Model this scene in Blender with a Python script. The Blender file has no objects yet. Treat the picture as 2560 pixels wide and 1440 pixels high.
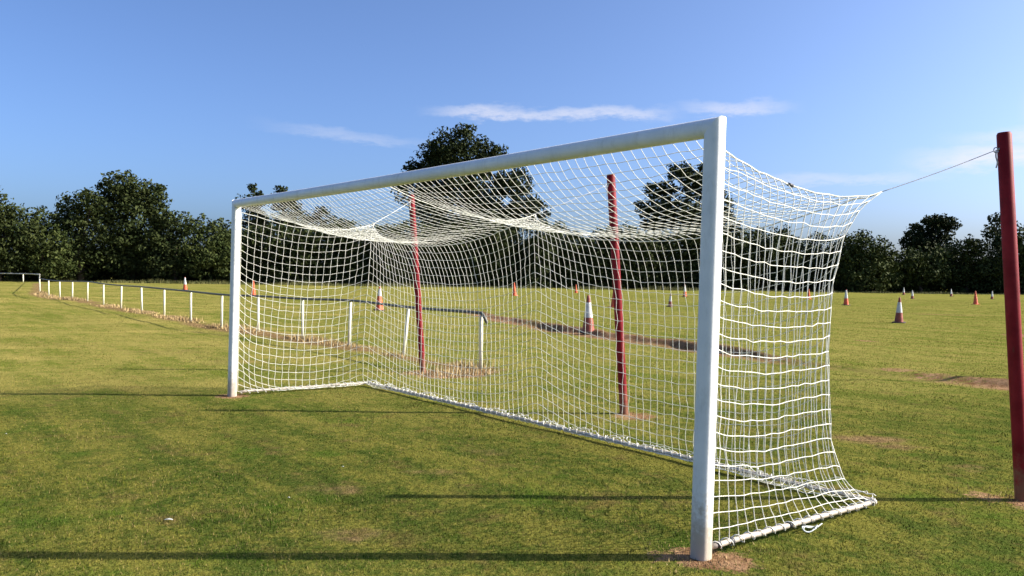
import bpy, math, random
import numpy as np
from mathutils import Vector, Matrix

random.seed(7)
rng = np.random.default_rng(7)
R = math.radians
SC = bpy.context.scene
COL = SC.collection

# ------------------------------------------------------------------ camera
F_PX, HOR, ROLL, CAMH = 2050.0, 685.4, math.atan(.0136), 1.6
PITCH = math.atan((HOR - 720) / F_PX)
cF = np.array([0, math.cos(PITCH), math.sin(PITCH)])
r0 = np.array([1.0, 0, 0]); u0 = np.cross(r0, cF)
cR = math.cos(ROLL) * r0 + math.sin(ROLL) * u0
cU = -math.sin(ROLL) * r0 + math.cos(ROLL) * u0
CAM = np.array([0, 0, CAMH])
cd = bpy.data.cameras.new('camera'); cam = bpy.data.objects.new('camera', cd); COL.objects.link(cam)
cd.sensor_width = 36; cd.lens = 36 * F_PX / 2560; cd.clip_end = 5000; cd.clip_start = .05
M = Matrix(((cR[0], cU[0], -cF[0], 0), (cR[1], cU[1], -cF[1], 0), (cR[2], cU[2], -cF[2], CAMH), (0, 0, 0, 1)))
cam.matrix_world = M
SC.camera = cam
SC.view_settings.view_transform = 'Standard'; SC.view_settings.look = 'None'
SC.view_settings.gamma = 1; SC.view_settings.exposure = 1.08
SC.render.resolution_x = 1024; SC.render.resolution_y = 576
SC.cycles.use_denoising = True
SC.cycles.max_bounces = 6

# ------------------------------------------------------------------ sun and sky
SUN_EL, SUN_AZ = R(31.2), R(88.3)           # azimuth measured from +Y (view) towards +X
S = Vector((math.cos(SUN_EL) * math.sin(SUN_AZ), math.cos(SUN_EL) * math.cos(SUN_AZ), math.sin(SUN_EL)))
sl = bpy.data.lights.new('sun', 'SUN'); sl.energy = 5.0; sl.angle = R(.53); sl.color = (1, .91, .76)
so = bpy.data.objects.new('sun', sl); COL.objects.link(so)
so.rotation_euler = S.to_track_quat('Z', 'Y').to_euler(); so.location = (30, 0, 30)

W = bpy.data.worlds.new('World'); SC.world = W; W.use_nodes = True
nt = W.node_tree; nt.nodes.clear()
class NT:
    """tiny node helper"""
    def __init__(s, t): s.t = t
    def n(s, typ, **kw):
        x = s.t.nodes.new(typ)
        for k, v in kw.items(): setattr(x, k, v)
        return x
    def put(s, sock, v):
        if isinstance(v, bpy.types.NodeSocket): s.t.links.new(v, sock)
        else: sock.default_value = v
    def m(s, op, a, b=0.0, c=0.0, clamp=False):
        x = s.n('ShaderNodeMath', operation=op, use_clamp=clamp)
        s.put(x.inputs[0], a); s.put(x.inputs[1], b); s.put(x.inputs[2], c)
        return x.outputs[0]
    def ss(s, v, a, b, lo=0.0, hi=1.0):
        x = s.n('ShaderNodeMapRange', interpolation_type='SMOOTHSTEP')
        s.put(x.inputs[0], v); s.put(x.inputs[1], a); s.put(x.inputs[2], b); s.put(x.inputs[3], lo); s.put(x.inputs[4], hi)
        return x.outputs[0]
    def mix(s, f, a, b, blend='MIX'):
        x = s.n('ShaderNodeMix', data_type='RGBA', blend_type=blend)
        s.put(x.inputs[0], f)
        s.put(x.inputs[6], a if isinstance(a, bpy.types.NodeSocket) else (*a, 1)); s.put(x.inputs[7], b if isinstance(b, bpy.types.NodeSocket) else (*b, 1))
        return x.outputs[2]
    def noise(s, vec, scale, detail=3.0, rough=.55):
        x = s.n('ShaderNodeTexNoise')
        s.put(x.inputs['Vector'], vec); x.inputs['Scale'].default_value = scale
        x.inputs['Detail'].default_value = detail; x.inputs['Roughness'].default_value = rough
        return x.outputs[0]
    def mapv(s, vec, scale=(1, 1, 1), rot=(0, 0, 0), loc=(0, 0, 0)):
        x = s.n('ShaderNodeMapping'); s.put(x.inputs[0], vec)
        x.inputs['Location'].default_value = loc; x.inputs['Rotation'].default_value = rot; x.inputs['Scale'].default_value = scale
        return x.outputs[0]

w = NT(nt)
sky = w.n('ShaderNodeTexSky', sky_type='NISHITA', sun_disc=False)
sky.sun_elevation = SUN_EL; sky.sun_rotation = SUN_AZ
sky.altitude = 0; sky.air_density = .65; sky.dust_density = 3.0; sky.ozone_density = 6.0
tc = w.n('ShaderNodeTexCoord')
sep = w.n('ShaderNodeSeparateXYZ'); w.put(sep.inputs[0], tc.outputs['Generated'])
az = w.m('ARCTAN2', sep.outputs[0], sep.outputs[1]); el = w.m('ARCSINE', sep.outputs[2])
cmb = w.n('ShaderNodeCombineXYZ'); w.put(cmb.inputs[0], az); w.put(cmb.inputs[1], el)
ang = cmb.outputs[0]
n_soft = w.noise(w.mapv(ang, (14, 40, 1)), 1.0, 3)
n_fine = w.noise(w.mapv(ang, (55, 170, 1)), 1.0, 6, .72)
wob = w.m('ADD', w.m('MULTIPLY', w.m('SUBTRACT', n_soft, .5), .022), w.m('MULTIPLY', w.m('SUBTRACT', n_fine, .5), .014))
def streak(a0, a1, e0, slope, th, amp, soft=.05):
    """long thin cloud: azimuth a0..a1, elevation e0 + slope * (az - a0), half thickness th"""
    line = w.m('ADD', w.m('MULTIPLY', w.m('SUBTRACT', az, a0), slope), e0)
    d = w.m('ABSOLUTE', w.m('SUBTRACT', w.m('ADD', el, wob), line))
    v = w.ss(d, th, th * .15)
    v = w.m('MULTIPLY', v, w.ss(az, a0, a0 + soft)); v = w.m('MULTIPLY', v, w.ss(az, a1, a1 - soft))
    return w.m('MULTIPLY', w.m('MULTIPLY', v, amp), w.ss(n_fine, .22, .62, .45, 1.0))
cl = streak(-.125, .215, .1935, -.004, .0105, .52, .08)
for a in ((.18, .345, .199, -.03, .0095, .45, .07), (-.33, -.06, .172, -.080, .009, .40, .2), (.545, .80, .176, .03, .026, 1.0, .05),
          (.42, .74, .126, .035, .017, .75, .10), (.24, .52, .112, .0, .009, .3, .1), 
          (.46, .78, .148, .02, .014, .5, .1), (-1.4, -.75, .24, .05, .03, .4, .2), (.9, 1.9, .26, -.02, .04, .5, .2)):
    cl = w.m('MAXIMUM', cl, streak(*a))
gam = w.n('ShaderNodeGamma'); w.put(gam.inputs[0], sky.outputs[0]); gam.inputs[1].default_value = 1.12
hs = w.n('ShaderNodeHueSaturation'); hs.inputs['Saturation'].default_value = .98; w.put(hs.inputs['Color'], gam.outputs[0])
bri = w.mix(w.m('MINIMUM', cl, 1.0), hs.outputs[0], (4.3, 4.25, 4.6))
bg = w.n('ShaderNodeBackground'); w.put(bg.inputs[0], bri); bg.inputs[1].default_value = .104
wo = w.n('ShaderNodeOutputWorld'); nt.links.new(bg.outputs[0], wo.inputs[0])

# ------------------------------------------------------------------ helpers
def ray(x, y): return cF + cR * (x - 1280) / F_PX - cU * (y - 720) / F_PX
def ground(x, y, z=0.0):
    d = ray(x, y); return CAM + d * (z - CAMH) / d[2]
def at(x, y, depth):
    d = ray(x, y); return CAM + d * (depth / d[1])
def sstep(a, b, v):
    t = np.clip((np.asarray(v, float) - a) / (b - a), 0, 1); return t * t * (3 - 2 * t)

def props(o, label=None, cat=None, group=None, kind=None):
    for k, v in (('label', label), ('category', cat), ('group', group), ('kind', kind)):
        if v: o[k] = v
    return o
def empty(name, loc, label, cat, group=None):
    o = bpy.data.objects.new(name, None); COL.objects.link(o); o.location = loc; o.empty_display_size = .2
    return props(o, label, cat, group)
def mesh_obj(name, V, Fc, mat, parent=None, smooth=False, origin=None):
    """one mesh object from vertices in world metres; origin = world point of the object's own zero"""
    V = np.asarray(V, float)
    if origin is None and parent is not None: origin = np.array(parent_world(parent))
    if origin is not None: V = V - np.asarray(origin)
    me = bpy.data.meshes.new(name)
    if isinstance(Fc, np.ndarray):
        k = Fc.shape[1]; nF = len(Fc)
        me.vertices.add(len(V)); me.vertices.foreach_set('co', V.astype(np.float32).ravel())
        me.loops.add(nF * k); me.loops.foreach_set('vertex_index', Fc.astype(np.int32).ravel())
        me.polygons.add(nF); me.polygons.foreach_set('loop_start', np.arange(0, nF * k, k, dtype=np.int32))
        me.polygons.foreach_set('loop_total', np.full(nF, k, dtype=np.int32))
        me.update(calc_edges=True)
    else:
        me.from_pydata([tuple(v) for v in V], [], Fc)
    me.validate()
    if smooth: me.polygons.foreach_set('use_smooth', np.ones(len(me.polygons), bool))
    for m_ in (mat if isinstance(mat, (list, tuple)) else [mat]): me.materials.append(m_)
    o = bpy.data.objects.new(name, me); COL.objects.link(o)
    if parent is not None: o.parent = parent
    elif origin is not None: o.location = origin
    return o
def parent_world(p):
    v = np.array(p.location)
    while p.parent is not None:
        p = p.parent; v = v + np.array(p.location)
    return v
def attr(o, name, vals):
    a = o.data.attributes.new(name, 'FLOAT', 'POINT'); a.data.foreach_set('value', np.asarray(vals, np.float32))

class Tubes:
    """collects swept tubes"""
    def __init__(s): s.V = []; s.F = []; s.n = 0
    def add(s, pts, r, sides=6, caps=True, closed=False):
        P = np.asarray(pts, float); n = len(P)
        rr = np.full(n, r) if np.isscalar(r) else np.asarray(r, float)
        T = np.gradient(P, axis=0)
        T /= np.maximum(np.linalg.norm(T, axis=1)[:, None], 1e-9)
        up = np.array([0, 0, 1.0]) if abs(T[:, 2]).mean() < .8 else np.array([1.0, 0, 0])
        A = np.cross(T, up); A /= np.maximum(np.linalg.norm(A, axis=1)[:, None], 1e-9); B = np.cross(A, T)
        th = np.arange(sides) * 2 * math.pi / sides
        V = P[:, None] + rr[:, None, None] * (np.cos(th)[None, :, None] * A[:, None] + np.sin(th)[None, :, None] * B[:, None])
        b = s.n; s.V.append(V.reshape(-1, 3)); s.n += n * sides
        for i in range(n - 1):
            for k in range(sides):
                k2 = (k + 1) % sides
                s.F.append((b + i * sides + k, b + i * sides + k2, b + (i + 1) * sides + k2, b + (i + 1) * sides + k))
        if caps:
            s.F.append(tuple(b + k for k in reversed(range(sides)))); s.F.append(tuple(b + (n - 1) * sides + k for k in range(sides)))
    def obj(s, name, mat, parent=None, smooth=True, origin=None):
        return mesh_obj(name, np.concatenate(s.V), s.F, mat, parent, smooth, origin)

def lathe(prof, sides=20, base=(0, 0, 0), squash=(1, 1)):
    V = []; Fc = []
    for (r, z) in prof:
        for k in range(sides):
            a = 2 * math.pi * k / sides; V.append((base[0] + r * math.cos(a) * squash[0], base[1] + r * math.sin(a) * squash[1], base[2] + z))
    for i in range(len(prof) - 1):
        for k in range(sides):
            k2 = (k + 1) % sides
            Fc.append((i * sides + k, i * sides + k2, (i + 1) * sides + k2, (i + 1) * sides + k))
    Fc.append(tuple(reversed(range(sides)))); Fc.append(tuple((len(prof) - 1) * sides + k for k in range(sides)))
    return np.array(V), Fc

# ------------------------------------------------------------------ materials
def material(name, build):
    m = bpy.data.materials.new(name); m.use_nodes = True
    t = m.node_tree; t.nodes.clear(); h = NT(t)
    b = h.n('ShaderNodeBsdfPrincipled'); o = h.n('ShaderNodeOutputMaterial'); t.links.new(b.outputs[0], o.inputs[0])
    build(h, b); return m
def pos(h): return h.n('ShaderNodeNewGeometry').outputs['Position']
def at_attr(h, name): return h.n('ShaderNodeAttribute', attribute_name=name).outputs['Fac']
def plain(name, a, b_, scale, rough, spec=.4, bump=0.0, metal=0.0):
    def f(h, b):
        oc = h.n('ShaderNodeTexCoord').outputs['Object']
        nz = h.noise(oc, scale, 4, .6)
        h.put(b.inputs['Base Color'], h.mix(h.ss(nz, .35, .68), a, b_))
        b.inputs['Roughness'].default_value = rough; b.inputs['Specular IOR Level'].default_value = spec; b.inputs['Metallic'].default_value = metal
        if bump:
            bm_ = h.n('ShaderNodeBump'); bm_.inputs['Strength'].default_value = bump; bm_.inputs['Distance'].default_value = .004
            h.put(bm_.inputs['Height'], nz); h.put(b.inputs['Normal'], bm_.outputs[0])
    return material(name, f)

GDIR = R(128.78)
def turf_colour(h):
    """colour of the turf from its place on the field: greener worn pitch near the goal, yellower beyond, partly as sunlit blade sides coloured in"""
    p = pos(h)
    flat = h.mapv(p, (1, 1, 0))
    n_big = h.noise(flat, .16, 3); n_mid = h.noise(flat, .75, 4, .6); n_sm = h.noise(flat, 3.2, 4, .65)
    mow = h.noise(h.mapv(h.mapv(flat, rot=(0, 0, -GDIR)), (.14, 1.1, 0)), 2.0, 3, .6)
    sp = h.n('ShaderNodeSeparateXYZ'); h.put(sp.inputs[0], p)
    far = h.ss(h.m('ADD', sp.outputs[1], h.m('MULTIPLY', h.m('SUBTRACT', n_big, .5), 7.0)), 6.5, 14.0)
    n_xs = h.noise(flat, 12, 4, .7)
    t = h.m('ADD', h.m('MULTIPLY', n_mid, .55), h.m('ADD', h.m('MULTIPLY', n_big, .45), h.m('SUBTRACT', h.m('MULTIPLY', mow, .9), .2)))
    t = h.m('ADD', t, h.m('ADD', h.m('MULTIPLY', h.m('SUBTRACT', n_sm, .5), .8), h.m('MULTIPLY', h.m('SUBTRACT', n_xs, .5), 1.0)))
    t = h.ss(t, .52, .98)
    near_c = h.mix(t, NEAR_A, NEAR_B)
    gold = h.m('MULTIPLY', h.ss(h.noise(h.mapv(flat, (.22, .5, 0), loc=(5, 2, 0)), 1.0, 4, .6), .46, .68), h.ss(sp.outputs[0], 2.0, -4.0))
    far_c = h.mix(h.m('MULTIPLY', gold, .6), h.mix(t, FAR_A, FAR_B), GOLD)
    c = h.mix(far, near_c, far_c)
    green = h.ss(h.noise(h.mapv(flat, (1, 1, 0), loc=(2, 7, 0)), 1.1, 4, .65), .54, .70)
    c = h.mix(h.m('MULTIPLY', green, h.m('SUBTRACT', .8, h.m('MULTIPLY', far, .55))), c, GREEN)
    brown = h.ss(h.noise(h.mapv(flat, (1, 1, 0), loc=(11, 3, 0)), 2.1, 5, .7), .53, .70)
    c = h.mix(h.m('MULTIPLY', brown, h.m('SUBTRACT', .75, h.m('MULTIPLY', far, .4))), c, BROWN)
    return c, flat
NEAR_A, NEAR_B = (.036, .064, .006), (.168, .154, .026)
FAR_A, FAR_B = (.122, .146, .018), (.270, .232, .060)  # far turf: own yellow plus the look of sunlit blade sides put into colour
GOLD, GREEN = (.400, .310, .095), (.046, .096, .006)
BROWN = (.125, .082, .030)
SOIL_A, SOIL_B = (.15, .082, .042), (.30, .185, .105)
STRAW = (.27, .20, .085)
def build_ground(h, b):
    c, flat = turf_colour(h)
    fine = h.noise(flat, 45, 3, .7); c = h.mix(h.ss(fine, .3, .72), h.mix(.5, c, (.03, .04, .01)), h.mix(.12, c, (.4, .38, .14)))
    sc = h.mix(h.ss(h.noise(flat, 5, 5, .7), .35, .65), SOIL_A, SOIL_B)
    dr = h.m('ADD', at_attr(h, 'dry'), h.m('MULTIPLY', h.m('SUBTRACT', h.noise(flat, 4, 4, .65), .5), .9))
    c = h.mix(h.ss(dr, .3, .75), c, h.mix(h.ss(h.noise(flat, 7, 4, .7), .35, .65), (.12, .078, .036), (.25, .17, .078)))
    sl_ = h.m('ADD', at_attr(h, 'soil'), h.m('MULTIPLY', h.m('SUBTRACT', h.noise(flat, 13, 5, .75), .5), 1.9))
    c = h.mix(h.ss(sl_, .32, .72), c, sc)
    h.put(b.inputs['Base Color'], c); b.inputs['Roughness'].default_value = .95; b.inputs['Specular IOR Level'].default_value = 0
    bm_ = h.n('ShaderNodeBump'); bm_.inputs['Strength'].default_value = .9; bm_.inputs['Distance'].default_value = .03
    hh = h.m('ADD', h.noise(flat, 28, 4, .7), h.m('MULTIPLY', h.noise(flat, 4, 3, .6), .8))
    h.put(bm_.inputs['Height'], hh); h.put(b.inputs['Normal'], bm_.outputs[0])
m_ground = material('turf', build_ground)
def build_blade(h, b):
    c, flat = turf_colour(h)
    rn = at_attr(h, 'rnd')
    dr = h.m('ADD', at_attr(h, 'dry'), h.m('MULTIPLY', h.m('SUBTRACT', h.noise(flat, 4, 4, .65), .5), .9))
    c = h.mix(h.ss(dr, .3, .75), c, h.mix(rn, (.11, .072, .032), (.27, .185, .085)))
    c = h.mix(h.m('MULTIPLY', h.ss(rn, .72, 1.0), .85), c, STRAW)
    c = h.mix(h.m('MULTIPLY', h.ss(rn, .38, .0), .75), c, (.022, .048, .006))
    h.put(b.inputs['Base Color'], c); b.inputs['Roughness'].default_value = .8; b.inputs['Specular IOR Level'].default_value = 0
m_blade = material('grass_blade', build_blade)
def build_straw(h, b):
    rn = at_attr(h, 'rnd')
    c = h.mix(rn, (.17, .11, .05), (.50, .37, .17))
    h.put(b.inputs['Base Color'], c); b.inputs['Roughness'].default_value = .7; b.inputs['Specular IOR Level'].default_value = .2
m_straw = material('dry_grass', build_straw)
def build_weed(h, b):
    rn = at_attr(h, 'rnd')
    c = h.mix(rn, (.04, .055, .014), (.15, .135, .045))
    h.put(b.inputs['Base Color'], c); b.inputs['Roughness'].default_value = .7; b.inputs['Specular IOR Level'].default_value = .2
m_weed = material('weeds', build_weed)
def leaf_mat(name, dark, light):
    def f(h, b):
        rn = at_attr(h, 'rnd')
        p = pos(h)
        c = h.mix(h.m('ADD', h.m('MULTIPLY', rn, .6), h.m('MULTIPLY', h.ss(h.noise(p, .45, 3), .35, .65), .4)), dark, light)
        h.put(b.inputs['Base Color'], c); b.inputs['Roughness'].default_value = .7; b.inputs['Specular IOR Level'].default_value = .06
    return material(name, f)
m_leaf = leaf_mat('leaf', (.014, .024, .007), (.052, .062, .020))
m_oak = leaf_mat('oak_leaf', (.010, .018, .006), (.036, .044, .014))
m_leaf_light = leaf_mat('light_leaf', (.018, .030, .008), (.066, .078, .022))
m_bark = plain('bark', (.035, .028, .020), (.075, .060, .045), 3, .9, .1, .6)
m_post_white = plain('fence_paint', (.68, .66, .50), (.78, .75, .60), 9, .6, .3)
def worn_white(h, b):
    p = pos(h); sp = h.n('ShaderNodeSeparateXYZ'); h.put(sp.inputs[0], p)
    base = h.mix(h.ss(h.noise(p, 6, 4, .6), .35, .68), (.76, .77, .75), (.84, .84, .81))
    grime = h.m('MULTIPLY', h.ss(h.noise(h.mapv(p, (14, 14, 5)), 1.0, 5, .75), .50, .70), .35)
    splash = h.m('MULTIPLY', h.ss(h.m('SUBTRACT', .42, h.m('ADD', sp.outputs[2], h.m('MULTIPLY', h.m('SUBTRACT', h.noise(p, 18, 4, .7), .5), .7))), 0.0, .34), .75)
    c = h.mix(grime, base, (.52, .52, .47)); c = h.mix(splash, c, (.34, .26, .17))
    h.put(b.inputs['Base Color'], c); b.inputs['Roughness'].default_value = .42
m_white = material('white_paint', worn_white)
def worn_red(h, b):
    p = pos(h); sp = h.n('ShaderNodeSeparateXYZ'); h.put(sp.inputs[0], p)
    base = h.mix(h.ss(h.noise(p, 5, 4, .65), .35, .68), (.145, .006, .010), (.215, .013, .019))
    chip = h.ss(h.noise(h.mapv(p, (26, 26, 9)), 1.0, 5, .75), .61, .70)
    c = h.mix(h.m('MULTIPLY', chip, .7), base, (.085, .035, .022))
    splash = h.m('MULTIPLY', h.ss(h.m('SUBTRACT', .35, h.m('ADD', sp.outputs[2], h.m('MULTIPLY', h.m('SUBTRACT', h.noise(p, 18, 4, .7), .5), .6))), 0.0, .3), .7)
    c = h.mix(splash, c, (.20, .12, .07))
    h.put(b.inputs['Base Color'], c); b.inputs['Roughness'].default_value = .55; b.inputs['Specular IOR Level'].default_value = .12
m_red = material('red_paint', worn_red)
m_cord = plain('net_cord', (.70, .69, .60), (.80, .79, .71), 40, .75, .2)
m_rope = plain('rope', (.60, .60, .56), (.78, .78, .74), 60, .8, .2)
m_guy = plain('guy_line', (.30, .30, .30), (.46, .46, .46), 60, .7, .3)
m_rail_shaded = plain('rail_shaded', (.075, .08, .07), (.13, .13, .115), 10, .55, .4)  # near run of the rail, its shaded side put into the base colour
m_rail_sunlit = plain('rail_sunlit', (.45, .45, .42), (.62, .62, .58), 10, .55, .4)  # far run of the same rail paint, sunlight put into the base colour
m_steel = plain('galvanised_steel', (.35, .36, .38), (.5, .51, .53), 20, .4, .5, 0, .7)
m_black = plain('black_tape', (.02, .02, .025), (.045, .045, .05), 30, .5, .4)
m_orange = plain('orange_plastic', (.55, .075, .022), (.66, .13, .045), 8, .5, .4)
m_maroon = plain('faded_red_plastic', (.20, .045, .03), (.32, .08, .05), 8, .55, .4)
m_sleeve = plain('white_sleeve', (.46, .46, .44), (.66, .66, .63), 6, .5, .4)
m_rubber = plain('cone_base_rubber', (.035, .03, .03), (.09, .06, .05), 12, .8, .2)
m_scrap = plain('white_scrap', (.45, .45, .40), (.60, .60, .54), 30, .7, .2)
m_loop = plain('pale_cord', (.40, .44, .44), (.55, .58, .58), 30, .8, .2)

# ------------------------------------------------------------------ layout on the ground
GU = np.array([math.cos(GDIR), math.sin(GDIR), 0]); GN = np.array([math.sin(GDIR), -math.cos(GDIR), 0]); GO = np.array([1.097, 4.647, 0.0])
def g2w(p):
    """goal frame (along the bar from the near post, depth behind the bar, up) -> world, with the slight lean of the frame"""
    p = np.asarray(p, float); u, n, z = p[..., 0:1], p[..., 1:2], p[..., 2:3]
    k = z / 2.5 * np.clip(1 - n / 1.8, 0, 1)
    return GO + (u - .025 * k) * GU + (n + .03 * k) * GN + z * np.array([0, 0, 1.0])

BANK = np.array([[-3.2, 40.0], [-1.05, 31.2], [1.3, 24.0], [4.03, 18.0], [5.38, 15.35], [6.3, 13.7], [7.6, 12.45], [9.4, 11.1], [12.5, 8.6]])
BANKH = np.array([.0, .12, .15, .17, .08, .05, .09, .05, 0.0])
fence_px = [(1202, 922), (1008, 890), (872, 865), (756, 847), (646, 831), (554, 820), (477, 805), (411, 790), (355, 780), (303, 770), (259, 762), (219, 753), (181, 750), (150, 748), (122, 743), (100, 735)]
FENCE = np.array([ground(*p)[:2] for p in fence_px])
FENCE_END = np.array([at(99, 700, d)[:2] for d in (56, 64, 73, 83)])
FENCE_ALL = np.concatenate([FENCE, FENCE_END])

def poly_dist(x, y, P, vals=None):
    """distance to a polyline, side (+ = right of travel) and interpolated value"""
    best = np.full(x.shape, 1e9); side = np.zeros(x.shape); val = np.zeros(x.shape)
    for i in range(len(P) - 1):
        a, b = P[i], P[i + 1]; d = b - a; L2 = d @ d
        t = np.clip(((x - a[0]) * d[0] + (y - a[1]) * d[1]) / L2, 0, 1)
        dx, dy = x - a[0] - t * d[0], y - a[1] - t * d[1]
        q = np.hypot(dx, dy); m_ = q < best
        best = np.where(m_, q, best)
        side = np.where(m_, np.sign(dx * d[1] - dy * d[0]), side)
        if vals is not None: val = np.where(m_, vals[i] + t * (vals[i + 1] - vals[i]), val)
    return best, side, val
def lattice(x, y, sc, seed):
    """cheap smooth value noise 0..1"""
    x = np.asarray(x) * sc + seed * 17.3; y = np.asarray(y) * sc + seed * 9.1
    xi, yi = np.floor(x), np.floor(y); fx, fy = x - xi, y - yi
    fx = fx * fx * (3 - 2 * fx); fy = fy * fy * (3 - 2 * fy)
    hsh = lambda a, b: np.modf(np.abs(np.sin(a * 127.1 + b * 311.7 + seed) * 43758.5453))[0]
    return (hsh(xi, yi) * (1 - fx) + hsh(xi + 1, yi) * fx) * (1 - fy) + (hsh(xi, yi + 1) * (1 - fx) + hsh(xi + 1, yi + 1) * fx) * fy
def terrain(x, y):
    x = np.asarray(x, float); y = np.asarray(y, float)
    d, s, hgt = poly_dist(x, y, BANK, BANKH)
    sd = -d * s + (lattice(x, y, 1.3, 3) - .5) * .35      # positive on the far, raised side
    hgt = hgt * (.35 + .95 * lattice(x, y, .55, 8))
    z = hgt * sstep(-.12, .16, sd) * np.exp(-np.maximum(sd, 0) / 5.0)
    z = z - hgt * .18 * np.exp(-((sd + .35) / .35) ** 2)
    far = sstep(9, 25, np.hypot(x, y))
    z = z + (lattice(x, y, .5, 1) - .5) * .05 * far + (lattice(x, y, 2.2, 2) - .5) * .012
    return z
def tz(x, y): return float(terrain(np.array([x]), np.array([y]))[0])

RED = [(ground(2556, 1250), at(2510, 333, 5.969)), (ground(1560, 1035), at(1527, 437, 9.462)), (ground(1057, 930), at(1028, 487, 13.223))]
SOILS = [(GO[0], GO[1], .20, 1.0), (GO[0] + .12, GO[1] - .06, .19, .9), (GO[0] - .2, GO[1] + .02, .14, .6),
         (*(GO + 7.42 * GU)[:2], .22, .9), (RED[0][0][0] + .08, RED[0][0][1] - .12, .26, .95), (RED[0][0][0] - .22, RED[0][0][1] + .08, .18, .6),
         (RED[1][0][0] + .1, RED[1][0][1] - .15, .3, .75), (RED[2][0][0] + .1, RED[2][0][1] - .1, .42, .95)]
for (px_, py_, rr_, k_) in ((1150, 935, .5, .9), (1100, 940, .4, .8), (1180, 930, .35, .7), (2165, 856, .35, .75), (2190, 858, .2, .5), (2560, 838, .6, 1.0), (2240, 930, .4, .65), (2330, 945, .4, .6), (2450, 965, .3, .5)):
    g_ = ground(px_, py_); SOILS.append((g_[0], g_[1], rr_, k_))
DRYS = [(ground(px_, py_), rx_, k_) for (px_, py_, rx_, k_) in ((2170, 1098, .35, .7), (2250, 1118, .25, .6), (2430, 1170, .25, .5), (600, 905, .9, .4), (420, 880, 1.2, .4), (150, 860, 1.8, .35), (1290, 820, .8, .5), (820, 1225, .25, .5), (870, 1335, .2, .55), (1080, 1185, .25, .45), (1230, 1130, .3, .4), (300, 945, 1.0, .3))]
def masks(x, y):
    d, s, hgt = poly_dist(x, y, BANK, BANKH)
    soil = np.zeros(x.shape); dry = np.zeros(x.shape)
    sd = -d * s + (lattice(x, y, 1.3, 3) - .5) * .35
    on = sstep(.03, .10, hgt)
    soil = np.maximum(soil, on * sstep(.30, .12, sd) * sstep(-.9, -.1, sd) * (.5 + .7 * lattice(x, y, .9, 41)))
    for (a, b, r_, k) in SOILS:
        q = np.hypot((x - a), (y - b)) / r_; soil = np.maximum(soil, k * sstep(1.5, .35, q))
    fd, fs, _ = poly_dist(x, y, FENCE_ALL)
    fsd = fd * fs
    strip = sstep(1.1, .1, fd) * (.45 + .9 * lattice(x, y, .8, 51)) * np.where(fs > 0, .55, 1.0)
    dry = np.maximum(dry, strip * .9); soil = np.maximum(soil, sstep(.5, .1, fd) * .36)
    for (g, r_, k) in DRYS:
        q = np.hypot((x - g[0]) / 1.6, y - g[1]) / r_; dry = np.maximum(dry, k * sstep(1.4, .2, q))
    # worn lines across the far field
    for (yy, w_, k) in ((38.5, .9, .62), (27.0, .5, .3)):
        wv = yy + (lattice(x, y, .15, 5) - .5) * 5
        dry = np.maximum(dry, k * sstep(w_ * 1.5, w_ * .3, np.abs(y - wv)) * sstep(-2, 3, x) * sstep(.35, .6, lattice(x, y, .22, 9)))
    return soil, dry

# ------------------------------------------------------------------ the field: one sheet to the horizon
def seq(a, b, q):
    n = max(2, int(round(math.log(b / a) / math.log(q)))); return list(np.geomspace(a, b, n + 1)[:-1])
rad = np.array([.4, 1.2, 2.0] + seq(2.6, 10, 1.009) + seq(10, 36, 1.0042) + seq(36, 130, 1.012) + seq(130, 3000, 1.15) + [3000])
angs = np.radians(np.concatenate([np.arange(-180, -45, 5), np.arange(-45, 45, .16), np.arange(45, 180, 5)]))
rr_, aa_ = np.meshgrid(rad, angs, indexing='ij')
gx, gy = rr_ * np.sin(aa_), rr_ * np.cos(aa_)
gz = terrain(gx, gy) * sstep(200, 100, rr_)
nr_, na_ = rr_.shape
ii = np.arange(nr_ * na_).reshape(nr_, na_); jn = np.roll(ii, -1, axis=1)
faces = np.stack([ii[:-1], ii[1:], jn[1:], jn[:-1]], -1).reshape(-1, 4)
V_ = np.stack([gx, gy, gz], -1).reshape(-1, 3)
cen = len(V_); V_ = np.concatenate([V_, [[0, 0, 0]]])
field = mesh_obj('ground', V_, faces, m_ground, smooth=True)
props(field, kind='structure', label='mown football field turf with dry patches and bare soil', cat='ground')
so_, dr_ = masks(V_[:, 0], V_[:, 1]); attr(field, 'soil', so_); attr(field, 'dry', dr_)

# short mown grass blades on the near part of the field
def blades(n, x, y, hmin, hmax, wid, lean, z=None, mown=False):
    hgt = rng.uniform(hmin, hmax, n); a = rng.uniform(0, 2 * np.pi, n); la = rng.uniform(0, 2 * np.pi, n); ll = np.abs(rng.normal(0, lean, n))
    if mown:
        band = np.sin(((x - GO[0]) * GN[0] + (y - GO[1]) * GN[1]) * math.pi / 1.15 + .6 * lattice(x, y, .4, 61)) > 0
        la = np.where(rng.uniform(0, 1, n) < .6, GDIR + np.where(band, 0, np.pi) + rng.normal(0, .6, n), la)
    if z is None: z = terrain(x, y)
    wx, wy = np.cos(a) * wid, np.sin(a) * wid
    tx, ty = x + np.cos(la) * np.sin(ll) * hgt, y + np.sin(la) * np.sin(ll) * hgt
    V = np.stack([np.stack([x - wx, y - wy, z - .004], -1), np.stack([x + wx, y + wy, z - .004], -1), np.stack([tx, ty, z + np.cos(ll) * hgt], -1)], 1)
    return V.reshape(-1, 3), np.arange(3 * n).reshape(n, 3)
NB = 760000
uu = rng.uniform(0, 1, NB); e_ = .25; ra, rb = 3.3, 75.0
rad_ = (ra ** e_ + uu * (rb ** e_ - ra ** e_)) ** (1 / e_)
an_ = rng.uniform(R(-40), R(40), NB); bx_, by_ = rad_ * np.sin(an_), rad_ * np.cos(an_)
so_, dr_ = masks(bx_, by_)
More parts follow.
